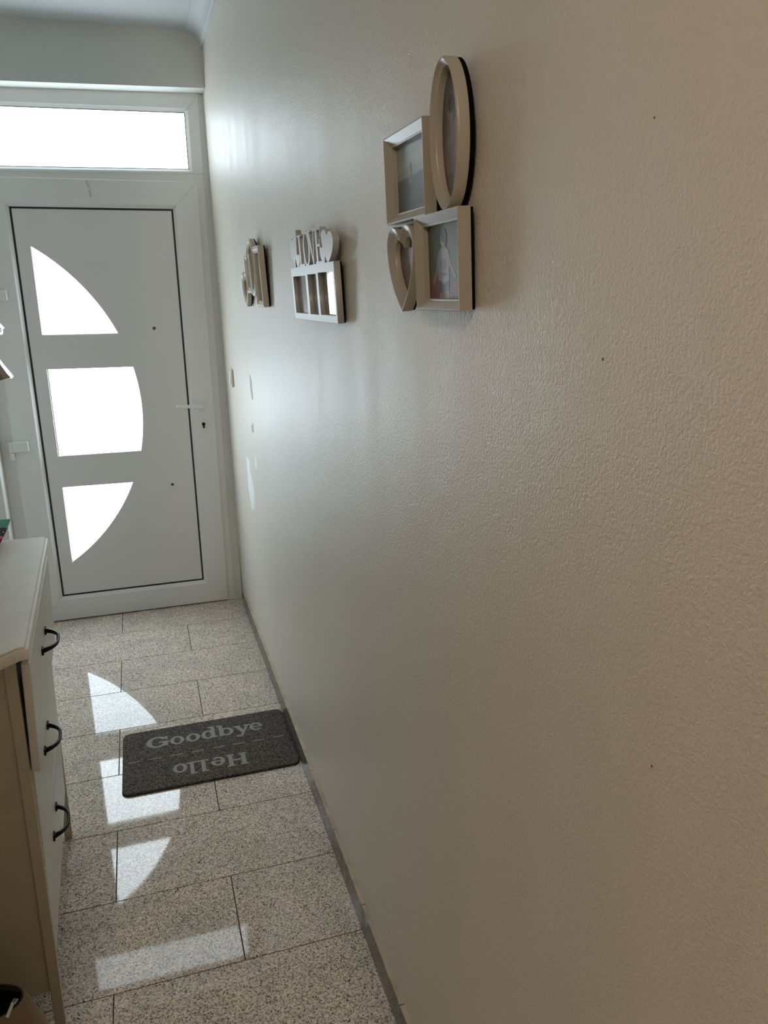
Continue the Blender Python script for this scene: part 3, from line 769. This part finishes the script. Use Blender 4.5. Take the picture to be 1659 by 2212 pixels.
# ------------------------------------------------------------------ beige handbag on the floor before the chest
hb = empty('handbag', (-.905, .548, 0), 'beige leather handbag standing open on the floor before the chest', 'handbag')
def sect(a, b, n=40, e=2.6):
    out = []
    for k in range(n):
        t = 2 * PI * k / n; c, s = math.cos(t), math.sin(t)
        out.append((a * math.copysign(abs(c) ** (2 / e), c), b * math.copysign(abs(s) ** (2 / e), s)))
    return out
def loft(name, levels, m, par, cap0=True, cap1=False, n=40):
    vs, fs = [], []
    for a, b, z, dx, sag, e in levels:
        for x, y in sect(a, b, n, e): vs.append((x + dx, y, z + sag * (abs(x) / a) ** 2))
    for i in range(len(levels) - 1):
        for k in range(n): fs.append((i * n + k, i * n + (k + 1) % n, (i + 1) * n + (k + 1) % n, (i + 1) * n + k))
    if cap0: fs.append(tuple(range(n)))
    if cap1: fs.append(tuple((len(levels) - 1) * n + k for k in range(n)))
    return mesh(name, vs, fs, m, par, True)
loft('leather_body', [(.190, .070, .002, 0, 0, 4), (.205, .084, .010, 0, 0, 4), (.208, .088, .04, 0, 0, 3.6), (.200, .083, .12, 0, 0, 3.0), (.182, .074, .20, 0, 0, 2.6), (.160, .063, .275, 0, 0, 2.3), (.152, .058, .300, 0, 0, 2.2), (.149, .0555, .302, 0, 0, 2.2), (.146, .053, .300, 0, 0, 2.2), (.148, .054, .285, 0, 0, 2.2)], M['bag'], hb)
loft('lining', [(.147, .0535, .288, 0, 0, 2.2), (.150, .056, .25, 0, 0, 2.4), (.185, .070, .06, 0, 0, 3.2), (.17, .06, .02, 0, 0, 3.2)], M['lining'], hb, cap0=False, cap1=True)
pts = [(x * .998, y * .998, .2995) for x, y in sect(.1455, .0525, 40, 2.2)]
tube('zip_piping', pts + [pts[0]], .0028, M['piping'], hb, n=6, caps=False)
zt = [(x, y, .293) for x, y in sect(.141, .048, 40, 2.2)]
tube('zip_tape', zt + [zt[0]], .0022, M['lining'], hb, n=6, caps=False)
zp = box_bm(-.0035, .0035, -.013, .013, -.0012, .0012, .001, 1)
bmesh.ops.transform(zp, matrix=Matrix.Translation((.1275, -.030, .3035)) @ Euler((.5, .35, -.25)).to_matrix().to_4x4(), verts=zp.verts)
from_bm('zip_pull', zp, M['chrome'], hb)
sl_ = box_bm(-.005, .005, -.006, .006, -.004, .004, .0015, 2)
bmesh.ops.transform(sl_, matrix=Matrix.Translation((.1340, -.0135, .3030)) @ Euler((0, 0, -.4)).to_matrix().to_4x4(), verts=sl_.verts)
from_bm('zip_slider', sl_, M['chrome'], hb)
for s in (-1, 1):
    pts = [(-.075 + .15 * k / 14, s * (.068 + .045 * math.sin(PI * k / 14)), .235 - .10 * math.sin(PI * k / 14) ** .8) for k in range(15)]
    tube('carry_strap', pts, .006, M['bag'], hb, n=8)

# ------------------------------------------------------------------ brown leather bag hanging from a hook on the left wall
hk = empty('wall_hook', (XL, 2.55, 1.86), 'small black coat hook on the left wall holding the brown bag', 'hook')
box('hook_plate', 0, .005, -.015, .015, -.035, .035, M['black'], hk, bev=.001, seg=1)
tube('hook_arm', [(.004, 0, .0), (.03, 0, -.012), (.05, 0, -.008), (.060, 0, .006), (.062, 0, .022)], [.005, .0048, .0045, .0045, .0055], M['black'], hk, n=8)
bb = empty('shoulder_bag', (XL + .06, 2.55, 1.285), 'crinkled brown leather bag hanging on the left wall beside the door', 'bag')
def crinkle(name, prof, y0, y1, m, par, seed, amp=.004):
    """folded leather body: outline in x,z swept along y with creases"""
    rnd = random.Random(seed); ny, n = 7, len(prof); vs, fs = [], []
    for j in range(ny):
        t = j / (ny - 1); pin = 1 - .35 * abs(2 * t - 1) ** 3
        for x, z in prof:
            vs.append((x * pin + rnd.uniform(-amp, amp) * .5 * (x > .02), y0 + (y1 - y0) * t + rnd.uniform(-amp, amp), z + rnd.uniform(-amp, amp) * .4))
    for j in range(ny - 1):
        for k in range(n): fs.append((j * n + k, j * n + (k + 1) % n, (j + 1) * n + (k + 1) % n, (j + 1) * n + k))
    fs += [tuple(range(n)), tuple((ny - 1) * n + k for k in range(n))]
    return mesh(name, vs, fs, m, par)
body = [(-.045, .0), (0.1200, -.004), (0.1850, .001), (0.2380, .0130), (0.2430, .0180), (0.2320, .035), (0.2160, .062), (0.2030, .083), (0.1880, .11), (0.1600, .15), (0.1350, .20), (-.045, .21)]
crinkle('bag_body', body, -.11, .11, M['brown'], bb, 3)
flap = [(-.045, .205), (0.1200, .198), (0.2050, .1745), (0.2260, .1800), (0.2285, .1850), (0.2280, .1950), (0.2355, .2030), (0.2250, .2140), (0.2130, .2280), (0.1800, .25), (0.1200, .275), (-.045, .285)]
crinkle('bag_flap', flap, -.12, .12, M['brown'], bb, 5)
tube('bag_strap', [(.0, -.09, .27), (.0, -.07, .40), (.0, -.03, .54), (.0, 0, .5775), (.0, .03, .54), (.0, .07, .40), (.0, .09, .27)], .006, M['brown'], bb, n=8)

# ------------------------------------------------------------------ small patterned carton on the chest top
zt_ = .9555
Mc = Matrix.Translation((-.7253, .74, 0)) @ Euler((0, TH, RZ)).to_matrix().to_4x4()
cb = empty('gift_carton', (0, 0, 0), 'small teal and pink patterned open carton on the chest top', 'box')
cb.matrix_world = Mc @ Matrix.Translation((-.166, .675, zt_ + .0002))
HB = .061
def fr_(z): k = z / HB; return (.072 + .034 * k, .026 + .014 * k)
def fside(z0, z1, off=0.0):
    a0, b0 = fr_(z0); a1, b1 = fr_(z1)
    return a0 + off, b0 + off, a1 + off, b1 + off
def band(name, z0, z1, m, t=.0):
    a0, b0, a1, b1 = fside(z0, z1, t)
    vs = [(-a0, -b0, z0), (a0, -b0, z0), (a0, b0, z0), (-a0, b0, z0), (-a1, -b1, z1), (a1, -b1, z1), (a1, b1, z1), (-a1, b1, z1)]
    fs = [(0, 1, 5, 4), (1, 2, 6, 5), (2, 3, 7, 6), (3, 0, 4, 7)]
    return vs, fs
vs, fs = band('', 0, HB, None); fs.append((0, 1, 2, 3))
k = len(vs); v2, f2 = band('', .002, HB - .0001, None, -.0015); vs += v2; fs += [tuple(i + k for i in f) for f in f2]
fs += [(4, 5, k + 5, k + 4), (5, 6, k + 6, k + 5), (6, 7, k + 7, k + 6), (7, 4, k + 4, k + 7), (k, k + 1, k + 2, k + 3)]
mesh('carton_wall', vs, fs, M['teal'], cb)
vs, fs = band('', 0.0004, .036, None, .0003); mesh('printed_band', vs, fs, M['magenta'], cb)
vs, fs = band('', .027, .037, None, .0005); mesh('printed_band', vs, fs, M['pink'], cb)
def rosette(u, z, r, ms):
    """round printed motif on the front (camera) face"""
    vs, fs, mi = [], [], []
    for i, (s, m) in enumerate(ms):
        pts = clip(ell(u, z, r * s, r * s, 20), [(-fr_(0)[0], 0), (fr_(0)[0], 0), (fr_(HB)[0], HB), (-fr_(HB)[0], HB)])
        if len(pts) < 3: continue
        b = len(vs); vs += [(x, -fr_(zz)[1] - .0007 - i * .00012, zz) for x, zz in pts]; fs.append(tuple(range(b, b + len(pts)))); mi.append(i)
    mesh('printed_motif', vs, fs, [m for s, m in ms], cb, mi=mi)
for u_, z_, r_ in ((.092, .047, .013), (.045, .052, .010), (-.01, .046, .013), (-.06, .05, .011)):
    rosette(u_, z_, r_, [(1, M['navy']), (.75, M['teal_d']), (.55, M['navy']), (.25, M['pink'])])
for u_, z_, r_ in ((.066, .013, .014), (.02, .012, .012), (-.04, .014, .014)):
    rosette(u_, z_, r_, [(1, M['navy']), (.8, M['teal_d']), (.6, M['navy']), (.35, M['magenta'])])

# ------------------------------------------------------------------ ceiling lamp of the room behind the camera (outside the picture)
lp = empty('ceiling_lamp', (LAMP.x, LAMP.y, HC), 'small warm glass ceiling lamp in the room behind the hall', 'lamp')
def turned(name, prof, m, par, n=24):
    vs, fs = [], []
    for r, z in prof:
        for k in range(n): a = 2 * PI * k / n; vs.append((r * math.cos(a), r * math.sin(a), z))
    for i in range(len(prof) - 1):
        for k in range(n): fs.append((i * n + k, i * n + (k + 1) % n, (i + 1) * n + (k + 1) % n, (i + 1) * n + k))
    return mesh(name, vs, fs, m, par, True)
turned('ceiling_rose', [(.001, -.0005), (.06, -.0005), (.06, -.02), (.02, -.03), (.012, -.06), (.001, -.06)], M['white_plastic'], lp)
turned('lamp_shade', [(.02, -.058), (.09, -.075), (.12, -.11), (.122, -.12), (.116, -.11), (.085, -.079), (.02, -.062)], M['white_plastic'], lp)
